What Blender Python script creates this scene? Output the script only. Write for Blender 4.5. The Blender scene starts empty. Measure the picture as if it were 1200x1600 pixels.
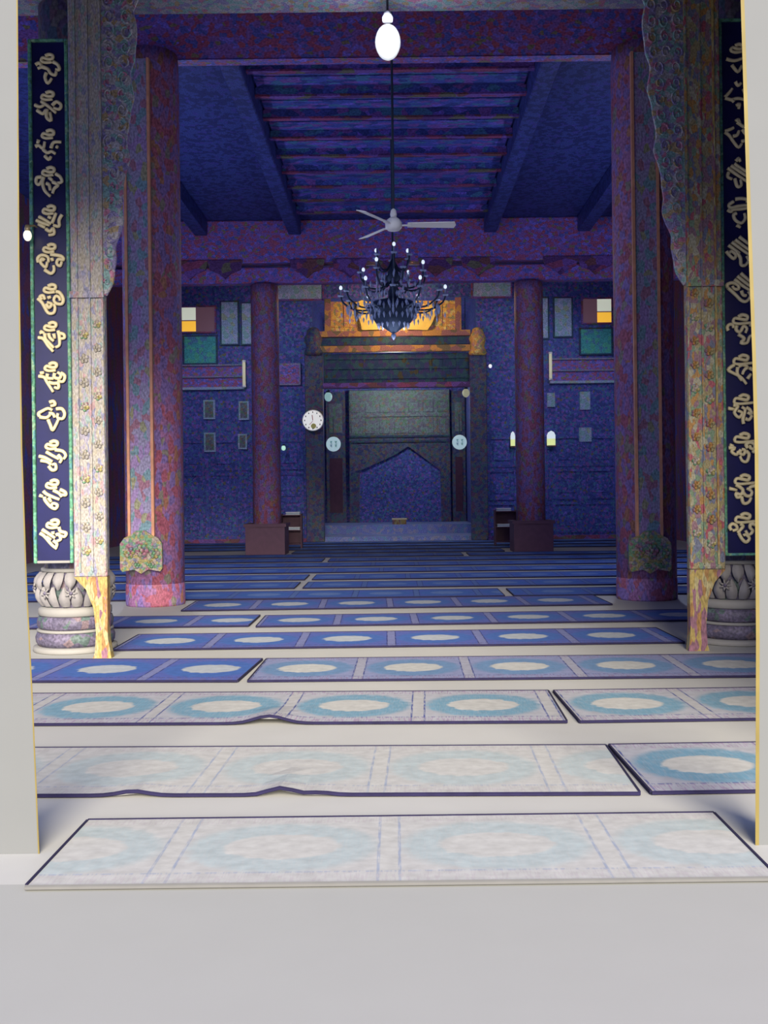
import bpy, bmesh, math, random
from mathutils import Vector, Matrix, Euler
random.seed(7)
scene = bpy.context.scene
COL = scene.collection
PI = math.pi

# ------------------------------------------------------------------ camera, sky, sun, exposure
F = 1600.0            # focal length in pixels of the 1200 x 1600 frame
PX, PY = 618.0, 770.0 # principal point
EYE = 1.55
ROLL = 0.012
cam = bpy.data.cameras.new('camera')
cam.sensor_fit = 'VERTICAL'
cam.sensor_height = 36.0
cam.sensor_width = 27.0
cam.lens = 36.0
cam.shift_x = -(PX - 600) / 1600
cam.shift_y = -(800 - PY) / 1600
cam.clip_end = 300
cam_o = bpy.data.objects.new('camera', cam)
COL.objects.link(cam_o)
cam_o.matrix_world = Matrix.Translation((0, 0, EYE)) @ (Euler((PI / 2, 0, 0)).to_matrix() @ Matrix.Rotation(-ROLL, 3, 'Z')).to_4x4()
scene.camera = cam_o

world = bpy.data.worlds.new('sky')
scene.world = world
world.use_nodes = True
bg = world.node_tree.nodes['Background']
bg.inputs['Color'].default_value = (0.40, 0.52, 1.0, 1)
bg.inputs['Strength'].default_value = 0.66

sun = bpy.data.lights.new('sun', 'SUN')
sun.energy = 6.6
sun.angle = math.radians(32)
sun.color = (1.0, 0.90, 0.72)
sun_o = bpy.data.objects.new('sun', sun)
COL.objects.link(sun_o)
SUN_EL, SUN_AZ = math.radians(21), math.radians(7)   # behind the camera, a little to its right
sdir = Vector((-math.sin(SUN_AZ) * math.cos(SUN_EL), math.cos(SUN_AZ) * math.cos(SUN_EL), -math.sin(SUN_EL)))
sun_o.rotation_euler = sdir.to_track_quat('-Z', 'Y').to_euler()
sun_o.location = (6, -20, 12)

vs = scene.view_settings
scene.display_settings.display_device = 'sRGB'
vs.view_transform = 'Standard'
vs.look = 'None'
vs.gamma = 1.0
vs.exposure = 1.15
vs.use_curve_mapping = False

# ------------------------------------------------------------------ helpers: places
def unroll(px, py):
    u, v = px - PX, PY - py
    c, s = math.cos(ROLL), math.sin(ROLL)
    return u * c + v * s, -u * s + v * c
def P(px, py, d):
    """point in the hall at depth d that lies on that line of sight"""
    u, v = unroll(px, py)
    return Vector((u / F * d, d, EYE + v / F * d))
def G(px, py, z=0.0):
    """point on a level plane"""
    u, v = unroll(px, py)
    d = (EYE - z) * F / -v
    return Vector((u / F * d, d, z))

# ------------------------------------------------------------------ helpers: meshes
def new_mesh(name, verts, faces, mat, smooth=False):
    me = bpy.data.meshes.new(name)
    me.from_pydata([tuple(v) for v in verts], [], faces)
    me.update()
    if mat: me.materials.append(mat)
    if smooth:
        for p in me.polygons: p.use_smooth = True
    return me
class MB:
    def __init__(self): self.v = []; self.f = []
    def add(self, vs, fs):
        n = len(self.v)
        self.v += [Vector(v) for v in vs]
        self.f += [tuple(i + n for i in f) for f in fs]
        return self
    def box(self, a, b, bev=0.0):
        x0, y0, z0 = a; x1, y1, z1 = b
        if bev <= 0:
            vs = [(x0,y0,z0),(x1,y0,z0),(x1,y1,z0),(x0,y1,z0),(x0,y0,z1),(x1,y0,z1),(x1,y1,z1),(x0,y1,z1)]
            return self.add(vs, [(0,3,2,1),(4,5,6,7),(0,1,5,4),(1,2,6,5),(2,3,7,6),(3,0,4,7)])
        bm = bmesh.new()
        bmesh.ops.create_cube(bm, size=1)
        for v in bm.verts:
            v.co = Vector(((x0+x1)/2 + v.co.x*(x1-x0), (y0+y1)/2 + v.co.y*(y1-y0), (z0+z1)/2 + v.co.z*(z1-z0)))
        bmesh.ops.bevel(bm, geom=bm.edges[:], offset=bev, segments=1, affect='EDGES')
        bm.verts.index_update()
        vs = [v.co.copy() for v in bm.verts]; fs = [[w.index for w in f.verts] for f in bm.faces]
        bm.free()
        return self.add(vs, fs)
    def lathe(self, prof, n=24, c=(0,0,0), axis='Z'):
        vs = []; fs = []
        for r, z in prof:
            for k in range(n):
                a = 2*PI*k/n
                p = (r*math.cos(a), r*math.sin(a), z)
                if axis == 'Y': p = (p[0], -p[2], p[1])
                vs.append((p[0]+c[0], p[1]+c[1], p[2]+c[2]))
        for i in range(len(prof)-1):
            for k in range(n):
                k2 = (k+1) % n
                fs.append((i*n+k, i*n+k2, (i+1)*n+k2, (i+1)*n+k))
        fs.append(tuple(reversed(range(n))))
        m = (len(prof)-1)*n
        fs.append(tuple(range(m, m+n)))
        return self.add(vs, fs)
    def tube(self, pts, r, n=6, r_end=None, closed=False):
        pts = [Vector(p) for p in pts]; N = len(pts)
        vs = []; fs = []
        prev = None
        for i, p in enumerate(pts):
            t = (pts[min(i+1, N-1)] - pts[max(i-1, 0)])
            if t.length < 1e-9: t = Vector((0,0,1))
            t.normalize()
            if prev is None:
                up = Vector((0,1,0)) if abs(t.y) < .9 else Vector((1,0,0))
                a = t.cross(up).normalized()
            else:
                a = (prev - t*prev.dot(t))
                a = a.normalized() if a.length > 1e-6 else t.orthogonal().normalized()
            prev = a
            b = t.cross(a)
            rr = r if r_end is None else r + (r_end - r)*i/max(1, N-1)
            for k in range(n):
                an = 2*PI*k/n
                vs.append(p + a*math.cos(an)*rr + b*math.sin(an)*rr)
        for i in range(N-1):
            for k in range(n):
                k2 = (k+1) % n
                fs.append((i*n+k, i*n+k2, (i+1)*n+k2, (i+1)*n+k))
        fs.append(tuple(reversed(range(n)))); fs.append(tuple(range((N-1)*n, N*n)))
        return self.add(vs, fs)
    def prism(self, outline, y0, y1):
        """outline in X,Z extruded from depth y0 to y1"""
        n = len(outline)
        vs = [(x, y0, z) for x, z in outline] + [(x, y1, z) for x, z in outline]
        fs = [tuple(range(n)), tuple(reversed(range(n, 2*n)))]
        for i in range(n):
            j = (i+1) % n
            fs.append((i, i+n, j+n, j))
        return self.add(vs, fs)
    def ball(self, c, r, sz=1.0, n=8, m=6):
        prof = [(max(1e-4, r*math.sin(PI*i/m)), -r*sz*math.cos(PI*i/m)) for i in range(m+1)]
        return self.lathe(prof, n, c)
    def octa(self, c, r, h):
        x, y, z = c
        return self.add([(x+r,y,z),(x,y+r,z),(x-r,y,z),(x,y-r,z),(x,y,z+h*.4),(x,y,z-h*.6)],
                        [(0,1,4),(1,2,4),(2,3,4),(3,0,4),(1,0,5),(2,1,5),(3,2,5),(0,3,5)])
    def mesh(self, name, mat, smooth=False):
        me = new_mesh(name, self.v, self.f, mat, False)
        bm = bmesh.new(); bm.from_mesh(me)
        bmesh.ops.recalc_face_normals(bm, faces=bm.faces[:])
        bm.to_mesh(me); bm.free()
        if smooth: me.shade_smooth() if hasattr(me, 'shade_smooth') else None
        return me
    def build(self, name, mat, parent=None, smooth=False, origin=None):
        if origin is not None:
            o3 = Vector(origin)
            self.v = [v - o3 for v in self.v]
        o = bpy.data.objects.new(name, self.mesh(name, mat, smooth))
        COL.objects.link(o)
        if origin is not None: o.location = origin
        if parent: o.parent = parent
        return o
def bx(name, a, b, mat, parent=None, bev=0.0, origin=None):
    return MB().box(a, b, bev).build(name, mat, parent, origin=origin)
def thing(name, label, cat, loc=(0,0,0), group=None, rotz=0):
    o = bpy.data.objects.new(name, None); COL.objects.link(o)
    o.location = loc; o.rotation_euler = (0, 0, rotz); o.empty_display_size = .1
    o['label'] = label; o['category'] = cat
    if group: o['group'] = group
    return o
def tag(o, label, cat, group=None):
    o['label'] = label; o['category'] = cat
    if group: o['group'] = group
    return o
def struct(o):
    o['kind'] = 'structure'; return o
def link_copy(src, parent, loc):
    o = src.copy(); COL.objects.link(o); o.parent = parent; o.location = loc; return o
def catmull(pts, k=4):
    if len(pts) < 3: return pts
    P_ = [pts[0]] + list(pts) + [pts[-1]]; out = []
    for i in range(1, len(P_)-2):
        p0, p1, p2, p3 = [Vector(q) for q in P_[i-1:i+3]]
        for j in range(k):
            t = j/k
            out.append(0.5*((2*p1)+(p2-p0)*t+(2*p0-5*p1+4*p2-p3)*t*t+(-p0+3*p1-3*p2+p3)*t**3))
    out.append(Vector(P_[-2]))
    return out

# ------------------------------------------------------------------ helpers: materials
def base_mat(name, rough=0.6, metal=0.0):
    m = bpy.data.materials.new(name); m.use_nodes = True
    b = m.node_tree.nodes['Principled BSDF']
    b.inputs['Roughness'].default_value = rough
    b.inputs['Metallic'].default_value = metal
    b.inputs['Specular IOR Level'].default_value = 0.25
    return m, m.node_tree, b
K = .45
def c4(c): return (c[0], c[1], c[2], 1)
def kk(c): return tuple(x*K for x in c)
def kp(pal): return [(kk(c), w) for c, w in pal]
def kq(pal): return [(tuple(x*.55 for x in c), w) for c, w in pal]
def plain(name, col, rough=.6, metal=0.0, var=.12, scale=12.0, bump=0.0):
    m, nt, b = base_mat(name, rough, metal)
    tc = nt.nodes.new('ShaderNodeTexCoord')
    nz = nt.nodes.new('ShaderNodeTexNoise'); nz.inputs['Scale'].default_value = scale; nz.inputs['Detail'].default_value = 5
    nt.links.new(tc.outputs['Object'], nz.inputs['Vector'])
    mx = nt.nodes.new('ShaderNodeMix'); mx.data_type = 'RGBA'
    mx.inputs[6].default_value = c4([max(0, x*(1-var)) for x in col]); mx.inputs[7].default_value = c4([min(1, x*(1+var)) for x in col])
    nt.links.new(nz.outputs['Fac'], mx.inputs[0]); nt.links.new(mx.outputs[2], b.inputs['Base Color'])
    if bump:
        bp = nt.nodes.new('ShaderNodeBump'); bp.inputs['Strength'].default_value = bump; bp.inputs['Distance'].default_value = .01
        nt.links.new(nz.outputs['Fac'], bp.inputs['Height']); nt.links.new(bp.outputs['Normal'], b.inputs['Normal'])
    return m
def painted(name, palette, scale=9.0, stretch=(1,1,1), rough=.55, fine=40.0, fine_amt=.45, bump=.25):
    """worn polychrome paint: small irregular patches of several colours"""
    m, nt, b = base_mat(name, rough)
    tc = nt.nodes.new('ShaderNodeTexCoord')
    mp = nt.nodes.new('ShaderNodeMapping'); mp.inputs['Scale'].default_value = stretch
    nt.links.new(tc.outputs['Object'], mp.inputs['Vector'])
    nz = nt.nodes.new('ShaderNodeTexNoise'); nz.inputs['Scale'].default_value = scale*.6; nz.inputs['Detail'].default_value = 3
    nt.links.new(mp.outputs['Vector'], nz.inputs['Vector'])
    vo = nt.nodes.new('ShaderNodeTexVoronoi'); vo.inputs['Scale'].default_value = scale
    ad = nt.nodes.new('ShaderNodeVectorMath'); ad.operation = 'MULTIPLY_ADD'
    ad.inputs[1].default_value = (.06,.06,.06)
    nt.links.new(nz.outputs['Color'], ad.inputs[0]); nt.links.new(mp.outputs['Vector'], ad.inputs[2])
    nt.links.new(ad.outputs[0], vo.inputs['Vector'])
    sp = nt.nodes.new('ShaderNodeSeparateColor'); nt.links.new(vo.outputs['Color'], sp.inputs[0])
    rp = nt.nodes.new('ShaderNodeValToRGB'); cr = rp.color_ramp; cr.interpolation = 'CONSTANT'
    tot = sum(w for _, w in palette); acc = 0
    for i, (c, w) in enumerate(palette):
        if i == 0: e = cr.elements[0]; e.position = 0
        elif i == 1: e = cr.elements[1]; e.position = acc/tot
        else: e = cr.elements.new(acc/tot)
        e.color = c4(c); acc += w
    nt.links.new(sp.outputs[0], rp.inputs[0])
    n2 = nt.nodes.new('ShaderNodeTexNoise'); n2.inputs['Scale'].default_value = fine; n2.inputs['Detail'].default_value = 4
    nt.links.new(mp.outputs['Vector'], n2.inputs['Vector'])
    mr = nt.nodes.new('ShaderNodeMapRange'); mr.inputs['From Min'].default_value = .3; mr.inputs['From Max'].default_value = .7
    mr.inputs['To Min'].default_value = 1-fine_amt; mr.inputs['To Max'].default_value = 1+fine_amt
    nt.links.new(n2.outputs['Fac'], mr.inputs['Value'])
    mu = nt.nodes.new('ShaderNodeVectorMath'); mu.operation = 'SCALE'
    nt.links.new(rp.outputs['Color'], mu.inputs[0]); nt.links.new(mr.outputs[0], mu.inputs['Scale'])
    nt.links.new(mu.outputs[0], b.inputs['Base Color'])
    if bump:
        bp = nt.nodes.new('ShaderNodeBump'); bp.inputs['Strength'].default_value = bump; bp.inputs['Distance'].default_value = .012
        nt.links.new(n2.outputs['Fac'], bp.inputs['Height']); nt.links.new(bp.outputs['Normal'], b.inputs['Normal'])
    return m
def emit(name, col, s):
    m, nt, b = base_mat(name, .4)
    b.inputs['Base Color'].default_value = c4(col)
    b.inputs['Emission Color'].default_value = c4(col); b.inputs['Emission Strength'].default_value = s*K
    return m

def mat_rug(name, field, ring, oval, band, line, speck):
    """printed rug cloth: pale oval in a dark ring in every cell, banded between cells; UV in metres"""
    m, nt, b = base_mat(name, .9)
    b.inputs['Specular IOR Level'].default_value = .05
    L = nt.links
    def M(op, a, c=None, d=None):
        n = nt.nodes.new('ShaderNodeMath'); n.operation = op
        for i, x in enumerate((a, c, d)):
            if x is None: continue
            if isinstance(x, (int, float)): n.inputs[i].default_value = x
            else: L.new(x, n.inputs[i])
        return n.outputs[0]
    def mix(f, a, c):
        n = nt.nodes.new('ShaderNodeMix'); n.data_type = 'RGBA'
        L.new(f, n.inputs[0])
        for i, x in ((6, a), (7, c)):
            if isinstance(x, tuple): n.inputs[i].default_value = c4(x)
            else: L.new(x, n.inputs[i])
        return n.outputs[2]
    def step(x, e0, e1):
        n = nt.nodes.new('ShaderNodeMapRange'); n.interpolation_type = 'SMOOTHSTEP'
        n.inputs['From Min'].default_value = e0; n.inputs['From Max'].default_value = e1
        L.new(x, n.inputs['Value']); return n.outputs[0]
    uv = nt.nodes.new('ShaderNodeUVMap')
    sp = nt.nodes.new('ShaderNodeSeparateXYZ'); L.new(uv.outputs[0], sp.inputs[0])
    u0, v0 = sp.outputs[0], sp.outputs[1]
    nz = nt.nodes.new('ShaderNodeTexNoise'); nz.inputs['Scale'].default_value = 14; nz.inputs['Detail'].default_value = 4
    L.new(uv.outputs[0], nz.inputs['Vector'])
    wob = M('MULTIPLY_ADD', nz.outputs['Fac'], .08, -.04)
    u = M('ADD', u0, wob); v = M('ADD', v0, wob)
    mp = nt.nodes.new('ShaderNodeMapping'); mp.inputs['Scale'].default_value = (90, 9, 1); L.new(uv.outputs[0], mp.inputs['Vector'])
    wv = nt.nodes.new('ShaderNodeTexNoise'); wv.inputs['Scale'].default_value = 1; wv.inputs['Detail'].default_value = 3
    L.new(mp.outputs[0], wv.inputs['Vector'])
    weave = wv.outputs['Fac']
    CW = .93
    cu = M('MULTIPLY', M('SUBTRACT', M('FRACT', M('DIVIDE', u, CW)), .5), CW)
    cv = M('SUBTRACT', v, .54)
    def ell(rx, ry): return M('SQRT', M('ADD', M('POWER', M('ABSOLUTE', M('DIVIDE', cu, rx)), 2), M('POWER', M('ABSOLUTE', M('DIVIDE', cv, ry)), 2)))
    e1, e2 = ell(.255, .20), ell(.42, .40)
    in1 = M('SUBTRACT', 1.0, step(e1, .92, 1.06))
    in2 = M('SUBTRACT', 1.0, step(e2, .86, 1.08))
    ringf = M('MULTIPLY', in2, M('MULTIPLY_ADD', weave, 1.1, .35))
    ringf = M('MINIMUM', ringf, 1.0)
    col = mix(ringf, field, ring)
    col = mix(in1, col, oval)
    fe = M('ABSOLUTE', M('MULTIPLY', M('SUBTRACT', M('FRACT', M('DIVIDE', u0, CW)), .5), CW))
    bandf = step(fe, .418, .426)
    col = mix(bandf, col, band)
    lin = M('MULTIPLY', step(fe, .412, .417), M('SUBTRACT', 1.0, step(fe, .424, .430)))
    col = mix(M('MULTIPLY', lin, step(weave, .3, .6)), col, line)
    edge = M('MAXIMUM', M('SUBTRACT', 1.0, step(v0, .13, .16)), step(v0, .93, .96))
    tick = step(weave, .50, .58)
    col = mix(M('MULTIPLY', edge, M('MULTIPLY', tick, .8)), col, speck)
    l2 = M('MULTIPLY', step(v0, .135, .145), M('SUBTRACT', 1.0, step(v0, .155, .165)))
    col = mix(M('MULTIPLY', l2, M('MULTIPLY', step(weave, .4, .6), .7)), col, line)
    mu = nt.nodes.new('ShaderNodeVectorMath'); mu.operation = 'SCALE'
    L.new(col, mu.inputs[0]); L.new(M('MULTIPLY_ADD', nz.outputs['Fac'], .5, .75), mu.inputs['Scale'])
    L.new(mu.outputs[0], b.inputs['Base Color'])
    return m

NAVY, NAVY2, PURP, TEAL, WINE, OLIVE, VIO = (.06,.085,.36), (.04,.06,.24), (.17,.08,.33), (.06,.16,.31), (.26,.06,.14), (.14,.13,.09), (.15,.11,.52)
m_navywall = painted('navy_carved_paint', [(NAVY,5),(NAVY2,3),(TEAL,2),(PURP,2),(VIO,1),(OLIVE,.5)], 15)
m_ceiling = painted('dark_blue_ceiling_boards', [(NAVY,4),(NAVY2,2),(PURP,3),(TEAL,2),(VIO,1)], 9, (.6,1.3,1))
m_ceil_dark = painted('near_black_blue_boards', [(NAVY2,4),((.025,.035,.15),4),((.05,.05,.26),1)], 12)
m_joist = painted('wine_red_joist_paint', [(WINE,2),(PURP,3),((.16,.06,.07),1.5),(OLIVE,1),((.10,.04,.16),2)], 6, (.6,1,1))
m_beam = painted('purple_red_beam_paint', [((.24,.12,.42),4),((.34,.09,.20),2.5),((.11,.12,.46),2),((.40,.10,.16),.8),((.22,.19,.13),.7),((.22,.16,.66),1)], 17, (.7,1,1))
m_column = painted('old_red_lacquer', [((.26,.12,.26),4),((.30,.09,.14),3),((.19,.13,.34),3),((.30,.14,.10),1),((.20,.18,.16),1)], 14, (1,1,.6))
m_redwall = painted('dark_red_wall_paint', [((.20,.07,.12),4),((.13,.07,.20),3),((.14,.10,.07),2),(NAVY,1)], 7, (1,1,.4))
m_board2 = painted('grey_violet_board_paint', [((.24,.22,.36),4),((.26,.18,.38),2),((.14,.24,.30),2),((.27,.13,.20),1),((.24,.24,.16),1)], 14, (1,1,.6))
m_gilt_edge = plain('worn_gilt_edge', (.55,.26,.16), .5, 0, .4, 9)
m_flower = painted('green_gold_floral_paint', kp([((.55,.48,.2),2),((.25,.5,.3),2),((.6,.5,.45),2),((.55,.25,.35),1),((.3,.32,.45),1)]), 22)
m_post = painted('pale_floral_polychrome', kq([((.42,.39,.37),5),((.36,.33,.42),3),((.40,.36,.30),3),((.28,.37,.37),1.5),((.44,.28,.31),1),((.26,.26,.40),1.5)]), 26, (1.4,1,.55), fine=60)
m_post_r = painted('ochre_floral_polychrome', kq([((.36,.30,.16),3),((.30,.17,.22),3),((.20,.30,.20),2),((.45,.24,.08),2),((.42,.10,.14),1),((.18,.20,.30),2),((.42,.40,.30),2)]), 22, (1.3,1,.7), fine=60)
m_carve = painted('pale_blue_white_carving', kq([((.40,.38,.44),3),((.25,.22,.44),2),((.22,.38,.40),2),((.40,.30,.18),1),((.45,.18,.30),1)]), 20, fine=60)
m_foot = painted('ochre_wood_foot', kp([((.56,.42,.14),3),((.50,.27,.10),2),((.38,.18,.26),1.5),((.58,.50,.26),1.5)]), 16, (1.6,1,.5))
m_shaft = painted('violet_grey_column_paint', kq([((.26,.20,.36),3),((.20,.20,.34),2),((.34,.22,.28),2),((.16,.24,.34),2),((.34,.32,.32),2)]), 16, (1,1,.6))
m_boardnavy = plain('navy_lacquer', kk((.012,.014,.12)), .3, 0, .5, 4)
m_boardnavy.node_tree.nodes['Principled BSDF'].inputs['Specular IOR Level'].default_value = .4
m_green = painted('jade_green_frame_paint', kq([((.14,.40,.26),3),((.10,.30,.32),2),((.26,.46,.30),1),((.08,.26,.16),2)]), 20)
m_gold = plain('gold_leaf', (.56,.48,.29), .45, .0, .12, 20)
m_stone = plain('pale_carved_stone', kk((.42,.40,.42)), .8, 0, .15, 18, .3)
m_stone_dark = painted('grey_violet_stone', kp([((.17,.15,.24),3),((.22,.19,.30),2),((.14,.20,.20),1.5),((.30,.22,.26),1)]), 12)
m_white_stone = plain('white_stone_ring', kk((.46,.45,.44)), .7, 0, .06, 18)
m_floor = plain('pale_floor_boards', kk((.76,.76,.74)), .6, 0, .05, 3)
m_ground = plain('outdoor_pale_paving', kk((.575,.585,.565)), .85, 0, .03, 3)
m_jamb = plain('pale_plaster', kk((.228,.240,.252)), .9, 0, .03, 4)
m_edge = plain('yellow_fringe_edge', kk((.26,.20,.05)), .6, 0, .3, 6)  # strips added for the yellow colour fringe along the door edges
m_gilt = painted('gilded_carving', [((.70,.46,.10),3),((.60,.30,.10),3),((.50,.24,.22),2),((.30,.28,.14),1.5),((.66,.55,.22),1)], 12, rough=.4)
m_giltbright = plain('bright_gold_leaf', (.80,.58,.14), .4, .0, .25, 6)
m_niche = painted('grey_green_carved_niche', [((.08,.09,.17),3),((.05,.11,.14),2),((.12,.10,.09),2),((.10,.05,.12),2),((.04,.05,.16),2)], 11)
m_niche_light = painted('pale_green_niche_face', [((.14,.19,.21),3),((.13,.12,.18),3),((.10,.19,.13),1.5),((.20,.14,.12),1)], 11)
m_lattice = painted('dark_teal_lattice', [((.02,.05,.12),3),((.03,.09,.11),3),((.05,.04,.14),2),((.07,.06,.03),.7)], 8)
m_rail = painted('orange_gilt_rail', [((.50,.26,.08),2),((.32,.14,.14),2),((.18,.14,.08),1)], 5)
m_white = plain('white_enamel', (.80,.80,.82), .4, 0, .03)
m_paper = plain('white_paper', (.38,.46,.52), .8, 0, .2, 4)
m_scroll = painted('blue_grey_scroll', [((.30,.38,.58),3),((.24,.42,.46),2),((.40,.42,.60),2),((.34,.40,.30),1)], 7)
m_greenp = painted('teal_green_panel', [((.06,.34,.36),3),((.08,.40,.28),2),((.08,.22,.40),2)], 8)
m_brass = plain('dull_brass', (.30,.24,.14), .4, .5, .3)
m_metal = plain('dark_bronze', (.04,.06,.10), .4, .3, .3)
m_crystal = plain('cut_crystal', (.35,.42,.60), .1, 0, .2)
m_crystal.node_tree.nodes['Principled BSDF'].inputs['Specular IOR Level'].default_value = .9
m_dark = plain('dark_line_ink', (.03,.03,.04), .6)
m_red = plain('red_ink', (.40,.08,.10), .6)
m_yellow = plain('yellow_print', (.70,.66,.20), .6)
m_binding = plain('indigo_binding', (.010,.008,.034), .9, 0, .5, 10)
m_wood = plain('dark_red_wood', (.075,.028,.055), .5, 0, .3, 8)
def rugm(name, *cols): return mat_rug(name, *[kk(c) for c in cols])  # rug tones by row: overexposure near the door, dimming inside, put into colour
rug_pale = rugm('overexposed_rug_cloth', (.70,.70,.69), (.59,.68,.70), (.72,.72,.70), (.71,.71,.69), (.46,.52,.66), (.66,.63,.65))
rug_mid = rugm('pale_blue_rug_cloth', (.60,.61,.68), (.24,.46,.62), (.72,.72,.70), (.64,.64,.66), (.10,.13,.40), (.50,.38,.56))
rug_half = rugm('half_overexposed_blue_rug_cloth', (.36,.40,.66), (.20,.36,.62), (.72,.73,.72), (.50,.51,.64), (.08,.10,.34), (.36,.28,.48))
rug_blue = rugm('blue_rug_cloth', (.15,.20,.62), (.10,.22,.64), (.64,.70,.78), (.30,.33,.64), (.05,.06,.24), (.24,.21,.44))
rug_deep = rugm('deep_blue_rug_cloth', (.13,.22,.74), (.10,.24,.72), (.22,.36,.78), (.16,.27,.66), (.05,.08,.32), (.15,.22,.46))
m_rugback = plain('grey_rug_back', kk((.36,.36,.37)), .95)

# ------------------------------------------------------------------ the setting
YF = 4.45      # front wall
YB = 33.0      # wall of the prayer niche
XW = 8.6
ZC = 8.6
floor = struct(bx('floor', (-XW-.3, YF-.35, -.2), (XW+.3, YB+.2, 0), m_floor))
terrace = struct(bx('floor', (-20, -14, -.25), (20, YF-.35, 0), m_ground))

def splayed(name, sgn, edge, w1, mat, y0=YF, th=.16, splay=.06, wid=None):
    """door pier; edge = (x, z) up its slightly bowed inner corner, inner face splayed outwards behind it"""
    vs = []; fs = []
    for x, z in edge:
        xo = x + sgn*wid if wid else sgn*w1
        vs += [(x, y0, z), (xo, y0, z), (xo, y0+th, z), (x+sgn*splay, y0+th, z)]
    n = len(edge)
    for i in range(n-1):
        for k in range(4):
            a = i*4+k; b = i*4+(k+1) % 4
            fs.append((a, b, b+4, a+4))
    fs += [(0,1,2,3), tuple(range(n*4-1, n*4-5, -1))]
    return struct(MB().add(vs, fs).build(name, mat))
def edge_pts(pix, dx):
    out = [(P(x+dx, y, YF).x, P(x, y, YF).z) for x, y in pix]
    return [(out[0][0], 0)] + out + [(out[-1][0], 5.0)]
EL = ((62,1335), (52,1100), (42,900), (35,700), (30.5,400), (28,0))
ER = ((1180,1330), (1181,1000), (1179,700), (1175,550), (1168,350), (1157,0))
splayed('wall_left_front', -1, edge_pts(EL, -2), 1.80, m_jamb)
splayed('wall_right_front', 1, edge_pts(ER, 5), 1.70, m_jamb)
splayed('trim_1', -1, edge_pts(EL, 0), 0, m_edge, th=.012, splay=.004, wid=.006, y0=YF-.002)
splayed('trim_2', 1, edge_pts(ER, 0), 0, m_edge, th=.012, splay=.004, wid=.016, y0=YF-.002)
# unseen wall above and beside the doors, openings shaped to steer the sun
struct(bx('wall_front_unseen', (-XW-.3, YF, 5.0), (XW+.3, YF+.22, ZC), m_redwall))
for i, (xa, xb) in enumerate(((-8.9, -5.6), (2.9, 8.9))):
    struct(bx('wall_front_side_unseen', (xa, YF, 0), (xb, YF+.22, 5.0), m_redwall))

# side walls; unseen openings added in the left one to let daylight in
for nm, sgn in (('wall_left', -1), ('wall_right', 1)):
    mb = MB()
    xa, xb = sorted((sgn*XW, sgn*(XW+.3)))
    mb.box((xa, YF, 0), (xb, YB+.2, .9)); mb.box((xa, YF, 6.9), (xb, YB+.2, ZC))
    y = YF
    if sgn > 0: mb.box((xa, YF, .9), (xb, 18.85, 6.9)); y = 99
    while y < 19:
        mb.box((xa, y, .9), (xb, y+.4, 6.9)); y += 2.4
    mb.box((xa, 18.85, .9), (xb, YB+.2, 6.9))
    struct(mb.build(nm, m_redwall))

# niche wall
NL, NR, NZ = -2.62, 2.66, 6.1
mb = MB()
mb.box((-XW, YB, 0), (NL, YB+.25, ZC)); mb.box((NR, YB, 0), (XW, YB+.25, ZC)); mb.box((NL, YB, NZ+1.75), (NR, YB+.25, ZC))
back = struct(mb.build('wall_back', m_navywall))
bx('skirting', (-XW, YB-.06, 0), (NL-.25, YB, .12), m_joist, back)
bx('skirting', (NR+.25, YB-.06, 0), (XW, YB, .12), m_joist, back)
# carved wainscot panels
pw, ph = .94, .96
for side in (-1, 1):
    for c in range(5):
        for r in range(3):
            cx = side*(3.42 + c*1.06); z0 = .22 + r*1.06
            if abs(cx) + pw/2 > XW - .02: continue
            mb = MB()
            x0, x1, z1 = cx-pw/2, cx+pw/2, z0+ph
            t = .07
            mb.box((x0, YB-.05, z0), (x1, YB-.002, z0+t)); mb.box((x0, YB-.05, z1-t), (x1, YB-.002, z1))
            mb.box((x0, YB-.05, z0+t), (x0+t, YB-.002, z1-t)); mb.box((x1-t, YB-.05, z0+t), (x1, YB-.002, z1-t))
            mb.box((x0+.2, YB-.035, z0+.2), (x1-.2, YB-.002, z1-.2), .012)
            mb.build('panel', m_navywall, back)
# alcove behind
for nm, a, b in (('wall_left_alcove', (NL-.25, YB+.25, 0), (NL, 38.4, 8)), ('wall_right_alcove', (NR, YB+.25, 0), (NR+.25, 38.4, 8)),
                 ('wall_back_alcove', (NL, 38.2, 0), (NR, 38.4, 8)), ('ceiling_alcove', (NL-.25, YB+.25, 8), (NR+.25, 38.4, 8.2))):
    struct(bx(nm, a, b, m_navywall))
mb = MB(); mb.box((NL, YB-.02, 0), (NR, 38.2, .15)); mb.box((NL, 35, .15), (NR, 38.2, .46))
struct(mb.build('floor', painted('blue_step_carpet', [((.16,.20,.50),4),((.22,.24,.44),2),((.14,.26,.46),2),((.28,.28,.40),1)], 9)))

# ceiling
ceil = struct(bx('ceiling', (-XW-.3, YF-1.2, ZC), (XW+.3, YB+.3, ZC+.2), m_ceil_dark))
k = 0; y = 15.6
while y < 26.0:
    bx('ceiling_board', (-2.3, y-.5, ZC-.04), (2.3, y+.5, ZC-.001), m_ceiling, ceil)
    jo = bx('joist', (-2.34, y-.06, ZC-.17), (2.34, y+.06, ZC-.03), m_ceiling, ceil, .01)
    bx('joist_lip', (-2.34, y-.07, ZC-.20), (2.34, y+.05, ZC-.165), m_joist, jo)
    y += 1.05
for s in (-1, 1):
    bx('beam', (s*2.5-.16, 15.0, ZC-.42), (s*2.5+.16, 26.2, ZC-.001), m_ceil_dark, ceil, .02)
    bx('beam', (s*4.9-.16, 15.0, ZC-.42), (s*4.9+.16, 26.2, ZC-.001), m_ceil_dark, ceil, .02)
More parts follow.
